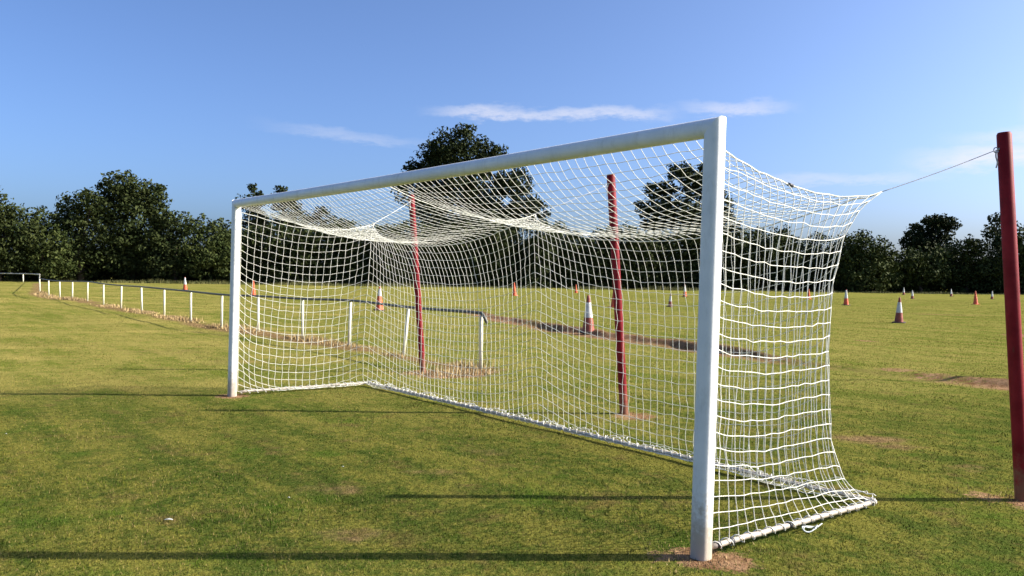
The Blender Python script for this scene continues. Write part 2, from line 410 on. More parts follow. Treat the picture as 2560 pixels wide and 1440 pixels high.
keep = (so_ + (rng.uniform(0, 1, NB) - .5) * 1.5 < .45); bx_, by_, rad_ = bx_[keep], by_[keep], rad_[keep]
tall = .6 + .8 * lattice(bx_, by_, 1.6, 12) * (.5 + lattice(bx_, by_, 7, 13))
hh_ = .008 + .013 * tall
V_, F_ = blades(len(bx_), bx_, by_, 1, 1, .0026 * (rad_ / 5) ** .7, .95, None, True)
V3 = V_.reshape(-1, 3, 3); base_z = V3[:, 0, 2].copy(); mid = (V3[:, 0, :2] + V3[:, 1, :2]) / 2
V3[:, 2, :2] = mid + (V3[:, 2, :2] - mid) * hh_[:, None]; V3[:, 2, 2] = base_z + (V3[:, 2, 2] - base_z) * hh_
grass = mesh_obj('grass', V3.reshape(-1, 3), F_, m_blade)
attr(grass, 'rnd', np.repeat(rng.uniform(0, 1, len(bx_)), 3)); attr(grass, 'dry', np.repeat(dr_[keep], 3))
props(grass, 'short mown grass covering the pitch in front of and under the goal', 'grass', kind='stuff')

# straw coloured tufts along the fence foot and at the post bases
xs, ys, hs = [], [], []
segl = np.linalg.norm(np.diff(FENCE, axis=0), axis=1)
for i in range(len(FENCE) - 1):
    n = int(260 * segl[i]); t = rng.uniform(0, 1, n)
    p = FENCE[i] + t[:, None] * (FENCE[i + 1] - FENCE[i])
    q = p + rng.normal(0, .16, (n, 2)); dens = lattice(q[:, 0], q[:, 1], .9, 21)
    k = dens > .42
    xs.append(q[k, 0]); ys.append(q[k, 1]); hs.append((.05 + .30 * np.clip(dens[k] - .42, 0, 1)) * rng.uniform(.5, 1.25, k.sum()))
for (px_, py_, sx, sy, n, hm) in ((1150, 933, .22, .16, 700, .17), (1120, 938, .40, .25, 500, .08), (1195, 926, .2, .15, 300, .10), (1057, 936, .2, .15, 300, .06)):
    g_ = ground(px_, py_); qx, qy = rng.normal(g_[0], sx, n), rng.normal(g_[1], sy, n); xs.append(qx); ys.append(qy); hs.append(rng.uniform(.2, 1, n) ** 1.3 * hm * (.3 + 1.1 * lattice(qx, qy, 5, 77)))
for (cx, cy, s_, n) in ((GO[0], GO[1], .16, 260), (RED[0][0][0], RED[0][0][1], .25, 300)):
    xs.append(rng.normal(cx, s_, n)); ys.append(rng.normal(cy, s_, n)); hs.append(rng.uniform(.3, 1, n) * .03)
xs, ys, hs = map(np.concatenate, (xs, ys, hs)); n = len(xs)
V_, F_ = blades(n, xs, ys, 1, 1, .002 + .0004 * np.hypot(xs, ys), .45)
V3 = V_.reshape(-1, 3, 3); base_z = V3[:, 0, 2].copy(); mid = (V3[:, 0, :2] + V3[:, 1, :2]) / 2
V3[:, 2, :2] = mid + (V3[:, 2, :2] - mid) * hs[:, None]; V3[:, 2, 2] = base_z + (V3[:, 2, 2] - base_z) * hs
dg = mesh_obj('dry_grass', V3.reshape(-1, 3), F_, m_straw); attr(dg, 'rnd', np.repeat(rng.uniform(0, 1, n), 3))
props(dg, 'straw coloured dead grass tufts along the foot of the rail fence', 'dry grass', kind='stuff')

# ------------------------------------------------------------------ trees, bushes and the hedge
class Leaves:
    def __init__(s): s.V = []; s.r = []
    def lobe(s, c, rad3, per_m2, size, clump=.28, fill=.0):
        c = np.asarray(c); rad3 = np.asarray(rad3, float); per_m2 = per_m2 * 1.55; size = size * .78
        rm = float(np.mean(rad3)); area = 4 * math.pi * rm * rm
        nc = max(10, int(area / (clump * rm) ** 2 / 2.6))
        d = rng.normal(0, 1, (nc, 3)); d /= np.linalg.norm(d, axis=1)[:, None]
        cc = c + d * rad3 * rng.uniform(.62, 1.0, nc)[:, None]
        cr = clump * rm * rng.uniform(.6, 1.35, nc)
        nl = int(area * per_m2)
        pick = rng.integers(0, nc, nl)
        e = rng.normal(0, 1, (nl, 3)); e /= np.linalg.norm(e, axis=1)[:, None]
        P = cc[pick] + e * (cr[pick] * rng.uniform(.25, 1, nl) ** .45)[:, None] * np.array([1.15, 1.15, .8])
        ni = int(nl * fill)
        if ni:
            q = rng.normal(0, 1, (ni, 3)); q /= np.linalg.norm(q, axis=1)[:, None]
            P = np.concatenate([P, c + q * rad3 * rng.uniform(.1, .8, ni)[:, None]]); e = np.concatenate([e, q])
        nrm = e + rng.normal(0, .7, e.shape); nrm /= np.linalg.norm(nrm, axis=1)[:, None]
        a = np.cross(nrm, rng.normal(0, 1, nrm.shape)); a /= np.linalg.norm(a, axis=1)[:, None]; b = np.cross(nrm, a)
        sz = size * rng.uniform(.5, 1.3, len(P))[:, None]
        s.V.append(np.stack([P - a * sz, P - b * sz * .55, P + a * sz, P + b * sz * .55], 1).reshape(-1, 3))
        s.r.append(np.repeat(rng.uniform(0, 1, len(P)), 4))
    def obj(s, name, mat, parent, zmin=0.02):
        V = np.concatenate(s.V); V[:, 2] = np.maximum(V[:, 2], zmin); n = len(V) // 4
        o = mesh_obj(name, V, np.arange(4 * n).reshape(n, 4), mat, parent); attr(o, 'rnd', np.concatenate(s.r)); return o
def px_lobe(px, py, rx, ry, d, dz=0.0, thick=1.0):
    p = at(px, py, d + dz); k = d / F_PX
    return p, (rx * k, rx * k * thick, ry * k)
def tree(name, label, cat, lobes, d, trunk_px, mat, per=11, size=.26, clump=.28, fill=.35, group=None, trunk_r=.35, skirt=False):
    """lobes = foliage masses (px, py, rx, ry) seen at distance d, made into round volumes there; trunk_px = (x, top y)"""
    base = at(trunk_px[0], 720, d); base[2] = tz(base[0], base[1])
    root = empty(name, tuple(base), label, cat, group)
    L = Leaves(); cs = []
    for l in lobes:
        c, r_ = px_lobe(*l[:4], d, rng.uniform(-1.2, 1.2)); cs.append((c, r_)); L.lobe(c, r_, per, size, clump, fill)
    L.obj('crown', mat, root)
    top = at(trunk_px[0], trunk_px[1], d)
    T = Tubes(); k = np.linspace(0, 1, 7)[:, None]
    path = base + (top - base) * k + np.concatenate([np.zeros((1, 3)), rng.normal(0, .12, (6, 3)) * [1, 1, 0]])
    path[0, 2] -= .2
    T.add(path, trunk_r * np.linspace(1.25, .4, 7), 8)
    for c, r_ in cs:
        f = rng.uniform(.45, .85); st = base + (top - base) * f
        mid = (st + c) / 2 + np.array([0, 0, -.25]); T.add([st, mid, c], [trunk_r * .42, trunk_r * .28, trunk_r * .12], 6)
    T.obj('trunk', m_bark, root)
    return root

OAK = dict(per=12, size=.30, clump=.24, fill=.35)
tree('oak_tree', 'tall dark oak with broad rounded crown rising above the crossbar', 'tree',
     [(1150, 372, 78, 54), (1085, 398, 52, 46), (1228, 388, 42, 32), (1035, 425, 28, 22), (1060, 478, 70, 48), (1180, 470, 100, 66), (1285, 462, 52, 42), (1100, 536, 66, 40), (1318, 528, 58, 40), (1240, 552, 84, 46), (1150, 590, 90, 40)],
     122, (1175, 470), m_oak, trunk_r=.7, **OAK)
tree('oak_tree', 'dark ragged tree with gaps in its crown seen beside the near goalpost', 'tree',
     [(1702, 432, 38, 25), (1652, 478, 44, 24), (1745, 462, 48, 40), (1630, 522, 40, 26), (1715, 532, 72, 42), (1800, 525, 42, 48), (1645, 562, 42, 18), (1760, 590, 70, 30), (1830, 570, 24, 26), (1758, 418, 14, 12)],
     112, (1735, 520), m_oak, trunk_r=.5, **OAK)
tree('oak_tree', 'flat topped dark tree above the bushes on the right of the net', 'tree',
     [(2325, 580, 52, 36), (2372, 562, 28, 16), (2288, 602, 34, 30), (2348, 552, 36, 14), (2330, 625, 70, 36)], 112, (2325, 590), m_oak, trunk_r=.45, **OAK)
tree('slim_tree', 'small slim tree poking above the hedge just left of the right red post', 'tree',
     [(2490, 548, 16, 18), (2478, 580, 20, 22), (2508, 585, 26, 34), (2500, 630, 36, 40)], 108, (2495, 570), m_leaf, trunk_r=.25, per=13, size=.26, clump=.3)
tree('broadleaf_tree', 'tall bushy tree, highest in the left tree mass, with uneven crown', 'tree',
     [(305, 470, 48, 46), (335, 500, 56, 54), (378, 500, 42, 42), (268, 480, 30, 34), (395, 478, 22, 22), (270, 550, 60, 60), (345, 585, 78, 80), (400, 560, 36, 50), (300, 640, 70, 60), (390, 640, 50, 60)],
     100, (330, 520), m_leaf, trunk_r=.5, per=12, size=.27, clump=.26)
tree('broadleaf_tree', 'dark tree at the left edge, cut off by the photo border', 'tree',
     [(-20, 530, 60, 62), (30, 560, 44, 50), (-80, 560, 70, 80), (10, 620, 64, 78), (-70, 640, 60, 62), (70, 590, 34, 44)], 92, (-10, 560), m_leaf, trunk_r=.45, per=12, size=.26, clump=.26)
tree('bush', 'low rounded bush between the edge tree and the tall left tree', 'bush',
     [(110, 575, 46, 60), (85, 630, 62, 70), (140, 640, 50, 62)], 94, (105, 620), m_leaf_light, per=12, size=.24, trunk_r=.2)
tree('broadleaf_tree', 'mid-height tree leaning against the tall one in the left mass', 'tree',
     [(195, 520, 50, 46), (230, 500, 34, 30), (165, 560, 42, 50), (205, 600, 66, 76), (190, 655, 66, 46)], 97, (200, 560), m_leaf, trunk_r=.35, per=12, size=.26)
tree('bush', 'dark bush on the right foot of the tall left tree', 'bush',
     [(440, 562, 34, 38), (440, 625, 56, 70), (415, 660, 50, 46)], 98, (440, 620), m_leaf, per=12, size=.25, trunk_r=.2)
tree('bush', 'even topped bush behind the orange cone, left of the far goalpost', 'bush',
     [(500, 576, 42, 42), (545, 592, 42, 46), (520, 645, 62, 58), (570, 640, 48, 60)], 99, (525, 620), m_leaf_light, per=12, size=.25, trunk_r=.2)
tree('slim_tree', 'distant small tree tuft showing just above the far end of the crossbar', 'tree',
     [(632, 472, 13, 13), (650, 486, 12, 9), (628, 510, 34, 26), (640, 560, 40, 40)], 130, (634, 500), m_oak, per=13, size=.3, clump=.36, trunk_r=.25)
tree('slim_tree', 'second distant tree tuft above the crossbar, right of the first', 'tree',
     [(703, 474, 14, 12), (715, 505, 34, 24), (730, 560, 46, 40)], 130, (708, 500), m_oak, per=13, size=.3, clump=.36, trunk_r=.25)
tree('slim_tree', 'thin distant tree behind the roof netting, right of the two tufts', 'tree',
     [(805, 530, 22, 12), (780, 550, 32, 22), (835, 565, 36, 24)], 132, (800, 550), m_oak, per=9, size=.28, clump=.36, trunk_r=.2)
tree('bush', 'bush with a small pointed tip just right of the near goalpost', 'bush',
     [(1955, 590, 22, 26), (1925, 620, 52, 52), (1890, 650, 50, 50), (1960, 670, 60, 48), (1985, 610, 20, 22)], 101, (1930, 640), m_leaf, per=12, size=.25, trunk_r=.2)
tree('bush', 'bush behind the right back edge of the net', 'bush',
     [(2040, 630, 48, 48), (2010, 660, 50, 56), (2060, 680, 56, 44)], 103, (2040, 660), m_leaf, per=12, size=.25, trunk_r=.2)
tree('bush', 'big round sunlit bush right of the net, nearest the edge cone', 'bush',
     [(2145, 620, 56, 44), (2185, 640, 52, 50), (2110, 650, 46, 52), (2160, 685, 80, 48), (2215, 680, 40, 52)], 99, (2150, 660), m_leaf_light, per=12, size=.25, trunk_r=.2)
tree('bush', 'bush under the flat topped tree, standing a little forward of it', 'bush',
     [(2275, 655, 42, 42), (2310, 680, 60, 46), (2270, 695, 40, 38), (2345, 660, 36, 44)], 100, (2300, 670), m_leaf_light, per=12, size=.25, trunk_r=.2)
tree('bush', 'dark bush between the flat topped tree and the slim tree', 'bush',
     [(2410, 640, 40, 44), (2440, 625, 34, 36), (2425, 685, 66, 50), (2385, 690, 40, 44)], 101, (2420, 660), m_leaf, per=12, size=.25, trunk_r=.2)
tree('bush', 'dark bush behind the right red post, running off the right edge', 'bush',
     [(2545, 600, 40, 46), (2570, 640, 60, 70), (2500, 680, 50, 56), (2560, 690, 60, 50), (2650, 620, 70, 80), (2640, 690, 70, 50)], 100, (2560, 650), m_leaf, per=12, size=.25, trunk_r=.2)
# hedge behind the goal and the undergrowth below the trees on both sides
def hedge_run(x0, x1, step, topf, d0, label, rows, mat, base=716):
    b0 = at((x0 + x1) / 2, 720, d0); b0[2] = 0
    root = empty('hedge', tuple(b0), label, 'hedge', None)
    L = Leaves()
    for i, px in enumerate(np.arange(x0, x1, step)):
        top = topf(px, i) + rng.uniform(-8, 8); d = d0 + rng.uniform(-1.5, 1.5); hh = base - top
        for q in rows:
            c, r_ = px_lobe(px + rng.uniform(-12, 12), top + hh * q, step, hh * .24 + 8, d); L.lobe(c, r_, 11, .27, .3, .4)
    L.obj('crown', mat, root)
    for px in np.arange(x0, x1, 70):
        T = Tubes(); b = at(px + rng.uniform(-15, 15), 720, d0 + rng.uniform(-.6, .6)); b[2] = -.1
        T.add([b, b + [rng.uniform(-.2, .2), 0, 1.2], b + [rng.uniform(-.5, .5), 0, 2.6]], [.14, .1, .05], 6); T.obj('stem', m_bark, root)
hedge_run(560, 1960, 46, lambda px, i: 566 + 10 * math.sin(i * 1.7) + (6 if 900 < px < 1350 else 0) + (18 if px > 1400 else 0) + (10 if px < 700 else 0), 101, 'long dark green hedge running behind the goal net', (.22, .5, .74, .95), m_leaf)
hedge_run(-1240, 570, 44, lambda px, i: (610 if px > -90 else 540 + 18 * math.sin(i * .9)) + 12 * math.sin(i * 2.1), 101.5, 'dark undergrowth hedge filling the foot of the left trees', (.3, .62, .95), m_leaf, 706)
hedge_run(1960, 3700, 44, lambda px, i: (640 if px < 2640 else 580 + 18 * math.sin(i * .9)) + 10 * math.sin(i * 1.3), 103, 'dark undergrowth hedge under the trees right of the net', (.3, .62, .95), m_leaf, 736)

# long rough grass at the hedge foot
n = 26000
px = rng.uniform(-60, 2640, n); dd = rng.uniform(93.0, 98.5, n)
x_ = (px - 1280) / F_PX * dd; dn = lattice(x_, dd, .35, 31)
k = dn > .3; x_, y_, dn = x_[k], dd[k], dn[k]; n = len(x_)
hh_ = (.12 + .45 * (dn - .3)) * rng.uniform(.5, 1.2, n) * np.where((x_ < -12) | (lattice(x_, y_, .12, 5) > .6), 1.4, .8)
V_, F_ = blades(n, x_, y_, 1, 1, .035, .35)
V3 = V_.reshape(-1, 3, 3); base_z = V3[:, 0, 2].copy(); mid = (V3[:, 0, :2] + V3[:, 1, :2]) / 2
V3[:, 2, :2] = mid + (V3[:, 2, :2] - mid) * hh_[:, None]; V3[:, 2, 2] = base_z + (V3[:, 2, 2] - base_z) * hh_
wd = mesh_obj('tall_grass', V3.reshape(-1, 3), F_, m_weed); attr(wd, 'rnd', np.repeat(rng.uniform(0, 1, n), 3))
props(wd, 'rough yellow green grass and weeds at the foot of the hedge', 'tall grass', kind='stuff')

# ------------------------------------------------------------------ rail fence round the pitch
fb = np.array([FENCE[0][0], FENCE[0][1], tz(*FENCE[0])])
fence = empty('rail_fence', tuple(fb), 'low white-posted rail fence curving away behind the goal', 'fence')
left = [np.array(at(px, 700, d)[:2]) for px, d in ((58, 91), (-70, 91), (-200, 91))]
tops = []
leans = {0: (0, 0), 1: (.09, .0), 2: (.03, 0)}
for i, p in enumerate(list(FENCE_ALL) + left):
    z = tz(p[0], p[1]); hgt = .93 + (.04 if i in (2, 3) else 0) + rng.uniform(-.015, .015)
    lx, ly = leans.get(i, (rng.uniform(-.025, .008), rng.uniform(-.01, .01)))
    b = np.array([p[0], p[1], z - .05]); t = np.array([p[0] + lx, p[1] + ly, z + hgt - .03])
    T = Tubes(); r_ = .03 if i < 20 else .06
    T.add([b, (b + t) / 2, t, t + [0, 0, .004]], [r_, r_, r_, r_ * .6], 12)
    T.obj('fence_post', m_post_white, fence)
    tops.append(t + [0, 0, .035])
def spline(P, k=8):
    P = np.asarray(P, float); out = []
    Q = np.concatenate([[2 * P[0] - P[1]], P, [2 * P[-1] - P[-2]]])
    for i in range(1, len(Q) - 2):
        p0, p1, p2, p3 = Q[i - 1], Q[i], Q[i + 1], Q[i + 2]
        for t in np.linspace(0, 1, k, endpoint=False):
            out.append(.5 * ((2 * p1) + (-p0 + p2) * t + (2 * p0 - 5 * p1 + 4 * p2 - p3) * t * t + (-p0 + 3 * p1 - 3 * p2 + p3) * t ** 3))
    out.append(P[-1]); return np.array(out)
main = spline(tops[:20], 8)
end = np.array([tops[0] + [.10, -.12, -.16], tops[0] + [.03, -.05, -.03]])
T = Tubes(); T.add(np.concatenate([end, main]), .027, 10); T.obj('rail', m_rail_shaded, fence)
T = Tubes(); T.add(spline([tops[19]] + tops[20:], 6), .06, 10); props(T.obj('rail', m_rail_sunlit, fence), 'far rail, coloured as if sunlit')

# ------------------------------------------------------------------ traffic cones
def cone(px, by, ty, style, label):
    g = ground(px, by)
    for _ in range(4): g = ground(px, by, tz(g[0], g[1]))
    hgt = (by - ty) / F_PX * g[1]; hgt = float(np.clip(hgt, .72, 1.02)); s = hgt
    root = empty('traffic_cone', (g[0], g[1], tz(g[0], g[1]) - .005), label, 'cone', 'traffic cones set out on the grass')
    root.rotation_euler = (rng.uniform(-.03, .03), rng.uniform(-.03, .03), rng.uniform(0, 1.5))
    body, sleeve = {'orange': (m_orange, None), 'tip': (m_orange, (.42, .97)), 'mid': (m_maroon, (.38, .80)), 'red': (m_orange, (.58, .90)), 'pale': (m_maroon, (.30, .98))}[style]
    rad = lambda t: (.165 * (1 - t) + .032 * t) * s
    me = lambda nm, prof, mat, sm: mesh_obj(nm, *lathe(prof, 20), mat, None, sm)
    o = me('cone_body', [(rad(0), .03 * s), (rad(.04), .05 * s)] + [(rad(t), .05 * s + t * .95 * s) for t in (.1, .3, .5, .7, .9, .98)] + [(rad(1) * .7, s)], body, True); o.parent = root
    a = .225 * s; q = .05 * s; V = []; 
    ring = [(-a + q, -a), (a - q, -a), (a, -a + q), (a, a - q), (a - q, a), (-a + q, a), (-a, a - q), (-a, -a + q)]
    for k_, z in ((1, 0), (1, .032 * s), (.93, .045 * s)): V += [(x * k_, y * k_, z) for x, y in ring]
    Fc = [tuple(reversed(range(8))), tuple(range(16, 24))]
    for i in range(2): Fc += [(i * 8 + k_, i * 8 + (k_ + 1) % 8, (i + 1) * 8 + (k_ + 1) % 8, (i + 1) * 8 + k_) for k_ in range(8)]
    o = mesh_obj('cone_base', V, Fc, m_orange if style == 'orange' else m_rubber); o.parent = root
    if sleeve:
        t0, t1 = sleeve; prof = [(rad(t) + .004 * s, .05 * s + t * .95 * s) for t in np.linspace(t0, t1, 5)]
        prof = [(prof[0][0] - .006 * s, prof[0][1])] + prof + [(prof[-1][0] - .006 * s, prof[-1][1])]
        o = me('reflective_sleeve', prof, m_sleeve, False); o.parent = root
    return root
for c in ((463, 725, 681, 'tip', 'orange cone with white top behind the rail fence, in front of the left hedge'),
          (633, 742, 700, 'orange', 'plain orange cone just right of the far goalpost, behind the fence'),
          (948, 776, 705, 'red', 'large orange and white cone behind the fence, left of the leftmost red post'),
          (1286, 739, 706, 'orange', 'distant orange cone between the leftmost and middle red posts'),
          (1440, 732, 711, 'orange', 'tiny distant orange cone beyond the big white cone'),
          (1471, 836, 740, 'mid', 'biggest cone seen through the net, white middle and dark red foot'),
          (1535, 768, 716, 'orange', 'cone half hidden behind the middle red post'),
          (1675, 767, 735, 'mid', 'white and dark cone between the middle red post and near goalpost'),
          (1712, 742, 712, 'tip', 'small orange cone close to the hedge, left beside the near goalpost'),
          (2022, 748, 722, 'orange', 'reddish cone seen through the near side netting'),
          (2115, 763, 724, 'tip', 'orange footed white topped cone just right of the net edge'),
          (2259, 737, 718, 'pale', 'farthest faint cone straight beyond the big dark one'),
          (2281, 747, 725, 'pale', 'small white cone with dark foot right of the farthest faint one'),
          (2247, 807, 743, 'mid', 'large dark footed cone with white band, nearest on the right field'),
          (2378, 741, 722, 'pale', 'tiny white cone by the hedge midway to the right red post'),
          (2439, 761, 727, 'orange', 'bright all orange cone left of the right red post'),
          (2480, 748, 727, 'pale', 'white cone closest to the left side of the right red post'),
          (2520, 757, 742, 'orange', 'red cone mostly hidden behind the right red post')):
    cone(*c)

# ------------------------------------------------------------------ the goal
def rounded(hw, hd, r_, n=5):
    out = []
    for (sx, sy, a0) in ((1, 1, 0), (-1, 1, 90), (-1, -1, 180), (1, -1, 270)):
        for k in range(n):
            a = R(a0 + 90 * k / (n - 1)); out.append((sx * (hw - r_) + r_ * math.cos(a), sy * (hd - r_) + r_ * math.sin(a)))
    return np.array(out)
goal = empty('football_goal', tuple(GO), 'white full-size football goal frame standing on the grass', 'goal')
prof = rounded(.055, .050, .034, 6); prof_bar = rounded(.055, .050, .048, 6); npf = len(prof); ZC = 2.445
def sweep(levels, name, mat, parent):
    V = np.concatenate(levels); Fc = []
    for i in range(len(levels) - 1):
        for k in range(npf):
            k2 = (k + 1) % npf; Fc.append((i * npf + k, i * npf + k2, (i + 1) * npf + k2, (i + 1) * npf + k))
    Fc += [tuple(reversed(range(npf))), tuple((len(levels) - 1) * npf + k for k in range(npf))]
    o = mesh_obj(name, V, Fc, mat, parent, True)
    md = o.modifiers.new('edge', 'EDGE_SPLIT'); md.split_angle = R(40); return o
for (u_, sgn) in ((0.0, 1), (7.42, -1)):
    lv = []
    for z in (-.05, .3, 1.0, 1.7, 2.3): lv.append(g2w(np.stack([u_ + prof[:, 0], prof[:, 1], np.full(npf, z)], -1)))
    lv.append(g2w(np.stack([u_ + prof[:, 0], prof[:, 1], ZC - sgn * prof[:, 0]], -1)))
    sweep(lv, 'goalpost', m_white, goal)
lv = []
for t in (0, .1, .3, .5, .7, .9, 1):
    uu_ = (-prof_bar[:, 0]) * (1 - t) + (7.42 + prof_bar[:, 0]) * t if t in (0, 1) else np.full(npf, 7.42 * t)
    sag = -.012 * math.sin(math.pi * t)
    lv.append(g2w(np.stack([uu_, prof_bar[:, 1], ZC + prof_bar[:, 0] + sag], -1)))
sweep(lv, 'crossbar', m_white, goal)
# ground frame the net is laced to
CN, CF = np.array([-.09, 1.80, .045]), np.array([7.30, 1.875, .045])
bars = [(np.array([0, .10, .045]), CN), (CN, CF), (CF, np.array([7.42, .10, .045]))]
for a, b in bars:
    T = Tubes(); n = 24; t = np.linspace(0, 1, n)[:, None]
    P = a + (b - a) * t + np.concatenate([np.zeros((n, 2)), rng.normal(0, .002, (n, 1))], 1)
    T.add(g2w(P), .017, 10); T.obj('ground_bar', m_white, goal)
for t in (.02, .09, .42, .97):
    T = Tubes(); p = bars[0][0] + (bars[0][1] - bars[0][0]) * t; q = bars[0][0] + (bars[0][1] - bars[0][0]) * (t + .018); T.add(g2w([p, q]), .020, 10); T.obj('bar_collar', m_black, goal)

# ------------------------------------------------------------------ the net: a square-mesh sheet hung and pulled into shape
def relax_net():
    ns, nb, nv = 19, 86, 24
    PN, QN, QF, PF = np.array([0.0, .07]), np.array([-.08, 1.78]), np.array([7.30, 1.87]), np.array([7.42, .07])
    lerp = lambda a, b, t: a + (b - a) * t
    nu = 2 * ns + nb
    TN, TCN, TM, TCF, TF = map(np.array, ([0.0, .07, 2.33], [-.05, 1.88, 2.215], [3.68, 1.85, 2.235], [7.16, 1.88, 2.285], [7.42, .07, 2.34]))
    top = np.zeros((nu + 1, 3)); bot = np.zeros((nu + 1, 3))
    for i in range(nu + 1):
        if i <= ns: t = i / ns; b = lerp(PN, QN, t); q = lerp(TN, TCN, t)
        elif i <= ns + nb: t = (i - ns) / nb; b = lerp(QN, QF, t); q = lerp(TCN, TM, t * 2) if t < .5 else lerp(TM, TCF, t * 2 - 1)
        else: t = (i - ns - nb) / ns; b = lerp(QF, PF, t); q = lerp(TCF, TF, t)
        bot[i] = [b[0], b[1], .05]; top[i] = q
    X = []; idx = {}
    def add(k, p): idx[k] = len(X); X.append(p)
    for i in range(nu + 1):
        for j in range(nv + 1): add((i, j), lerp(bot[i], top[i], j / nv))
    nr = ns
    for b in range(1, nb):
        for k in range(1, nr + 1): add(('r', b, k), lerp(top[ns + b], np.array([lerp(0.0, 7.42, b / nb), .05, 2.395]), k / nr))
    def rid(b, k):
        if k == 0: return idx[(ns + b, nv)]
        if b == 0: return idx[(ns - k, nv)]
        if b == nb: return idx[(ns + nb + k, nv)]
        return idx[('r', b, k)]
    X = np.array(X); E = []; Ln = []
    def edge(a, b, f): E.append((a, b)); Ln.append(np.linalg.norm(X[a] - X[b]) * f)
    for i in range(nu + 1):
        side = i < ns
        for j in range(nv + 1):
            if j < nv: edge(idx[(i, j)], idx[(i, j + 1)], 1.02 if side else 1.07)
            if i < nu: edge(idx[(i, j)], idx[(i + 1, j)], (.805 if side else .97 if i >= ns + nb else .982) * (.953 if j == nv else 1))
    for b in range(nb + 1):
        for k in range(nr + 1):
            if k < nr and 0 < b < nb: edge(rid(b, k), rid(b, k + 1), .946)
            if b < nb and 0 < k < nr: edge(rid(b, k), rid(b + 1, k), .97)
    E = np.array(E); Ln = np.array(Ln) * (1 + rng.normal(0, .012, len(Ln)))
    pin = np.zeros(len(X), bool)
    for i in range(nu + 1): pin[idx[(i, 0)]] = True
    for j in range(nv + 1): pin[idx[(0, j)]] = True; pin[idx[(nu, j)]] = True
    for b in range(nb + 1): pin[rid(b, nr)] = True
    for i in (ns, ns + nb // 2, ns + nb): pin[idx[(i, nv)]] = True
    n = len(X); a, b = E[:, 0], E[:, 1]; Vv = np.zeros_like(X)
    for it in range(1800):
        d = X[b] - X[a]; l = np.linalg.norm(d, axis=1); c = np.maximum(l - Ln, 0) / np.maximum(l, 1e-6); f = d * c[:, None]
        fx = np.stack([np.bincount(a, f[:, k], minlength=n) - np.bincount(b, f[:, k], minlength=n) for k in range(3)], 1)
        Vv = Vv * .96 + fx * .22; Vv[:, 2] -= .000009; Vv[pin] = 0; X = X + Vv; X[:, 2] = np.maximum(X[:, 2], .03)
    jit = rng.normal(0, .0035, X.shape); jit[pin] = 0
    return g2w(X + jit), idx, rid, ns, nb, nv, nr, nu
NX, idx, rid, ns, nb, nv, nr, nu = relax_net()
net = empty('goal_net', tuple(GO + 3.7 * GU + .9 * GN), 'white square-mesh net hung from the goal and pulled back to the red posts', 'net')
CR = .0034
def smooth_path(P, k=2): return spline(P, k) if len(P) > 2 else np.asarray(P)
def panel(name, paths, r_=CR):
    T = Tubes()
    for P in paths: T.add(smooth_path(NX[P]), r_, 5, False)
    return T.obj(name, m_cord, net)
wall = lambda i0, i1: [[idx[(i, j)] for j in range(nv + 1)] for i in range(i0, i1 + 1)] + [[idx[(i, j)] for i in range(i0, i1 + 1)] for j in range(nv + 1)]
panel('side_panel', wall(0, ns), .0029)
panel('back_panel', wall(ns, ns + nb), .0023)
panel('side_panel', wall(ns + nb, nu), .0027)
panel('roof_panel', [[rid(b, k) for k in range(nr + 1)] for b in range(1, nb)] + [[rid(b, k) for b in range(nb + 1)] for k in range(1, nr)], .0021)
# border cords: top edges and the lacing round the ground bars and the frame
T = Tubes()
T.add(smooth_path(NX[[idx[(i, nv)] for i in range(nu + 1)]], 3), .0048, 6)
T.add(smooth_path(NX[[rid(nb // 2, k) for k in range(nr + 1)]], 3), .004, 6)
for i in (ns, ns + nb): T.add(smooth_path(NX[[idx[(i, j)] for j in range(nv + 1)]], 2), .0036, 6)
T.obj('edge_cord', m_cord, net)
T = Tubes()
for a, b in bars:
    Ld = np.linalg.norm(b - a); turns = int(Ld / .10); n = turns * 8; t = np.linspace(0, 1, n)
    d = (b - a) / Ld; sdv = np.array([d[1], -d[0], 0]); ph = 2 * np.pi * turns * t + rng.normal(0, .12, n)
    rr = .021 + .010 * (lattice(t * turns * .7, t * 0, 1, 3))
    P = a + (b - a) * t[:, None] + sdv * (np.cos(ph) * rr)[:, None] + np.array([0, 0, 1.0]) * (np.sin(ph) * rr)[:, None]
    T.add(g2w(P), .0036, 5)
P = bars[1]   # slack net gathered on the back bar
t = np.linspace(0, 1, 420)
for k in range(2):
    off = np.stack([np.zeros(420), .026 * np.sin(t * 130 + k * 2.1) + rng.normal(0, .010, 420), .045 + .022 * np.sin(t * 97 + k) + rng.normal(0, .008, 420)], -1)
    T.add(g2w(P[0] + (P[1] - P[0]) * t[:, None] + off * [1, 1, 1] - [0, 0, .02]), .003, 5)
T.obj('lacing', m_rope, net)
# loose loop of lacing cord under the near ground bar and dark clip on the top edge
T = Tubes(); c0 = bars[0][0] + (bars[0][1] - bars[0][0]) * .5; th = np.linspace(0, 2 * np.pi, 26)
for (du, rx, ry, z) in ((0, .07, .03, .02), (.05, .10, .022, .014)):
    T.add(g2w(np.stack([c0[0] - .05 - ry * (1 + np.cos(th)) + .02, c0[1] + du + rx * np.sin(th), z + .012 * np.sin(th * 2)], -1)), .004, 6)
T.obj('loose_loop', m_loop, net)
p = NX[idx[(9, nv)]]; q = NX[idx[(10, nv)]]
T = Tubes(); T.add([p + (q - p) * .0, p + (q - p) * .5], .012, 8); T.obj('clip', m_black, net)

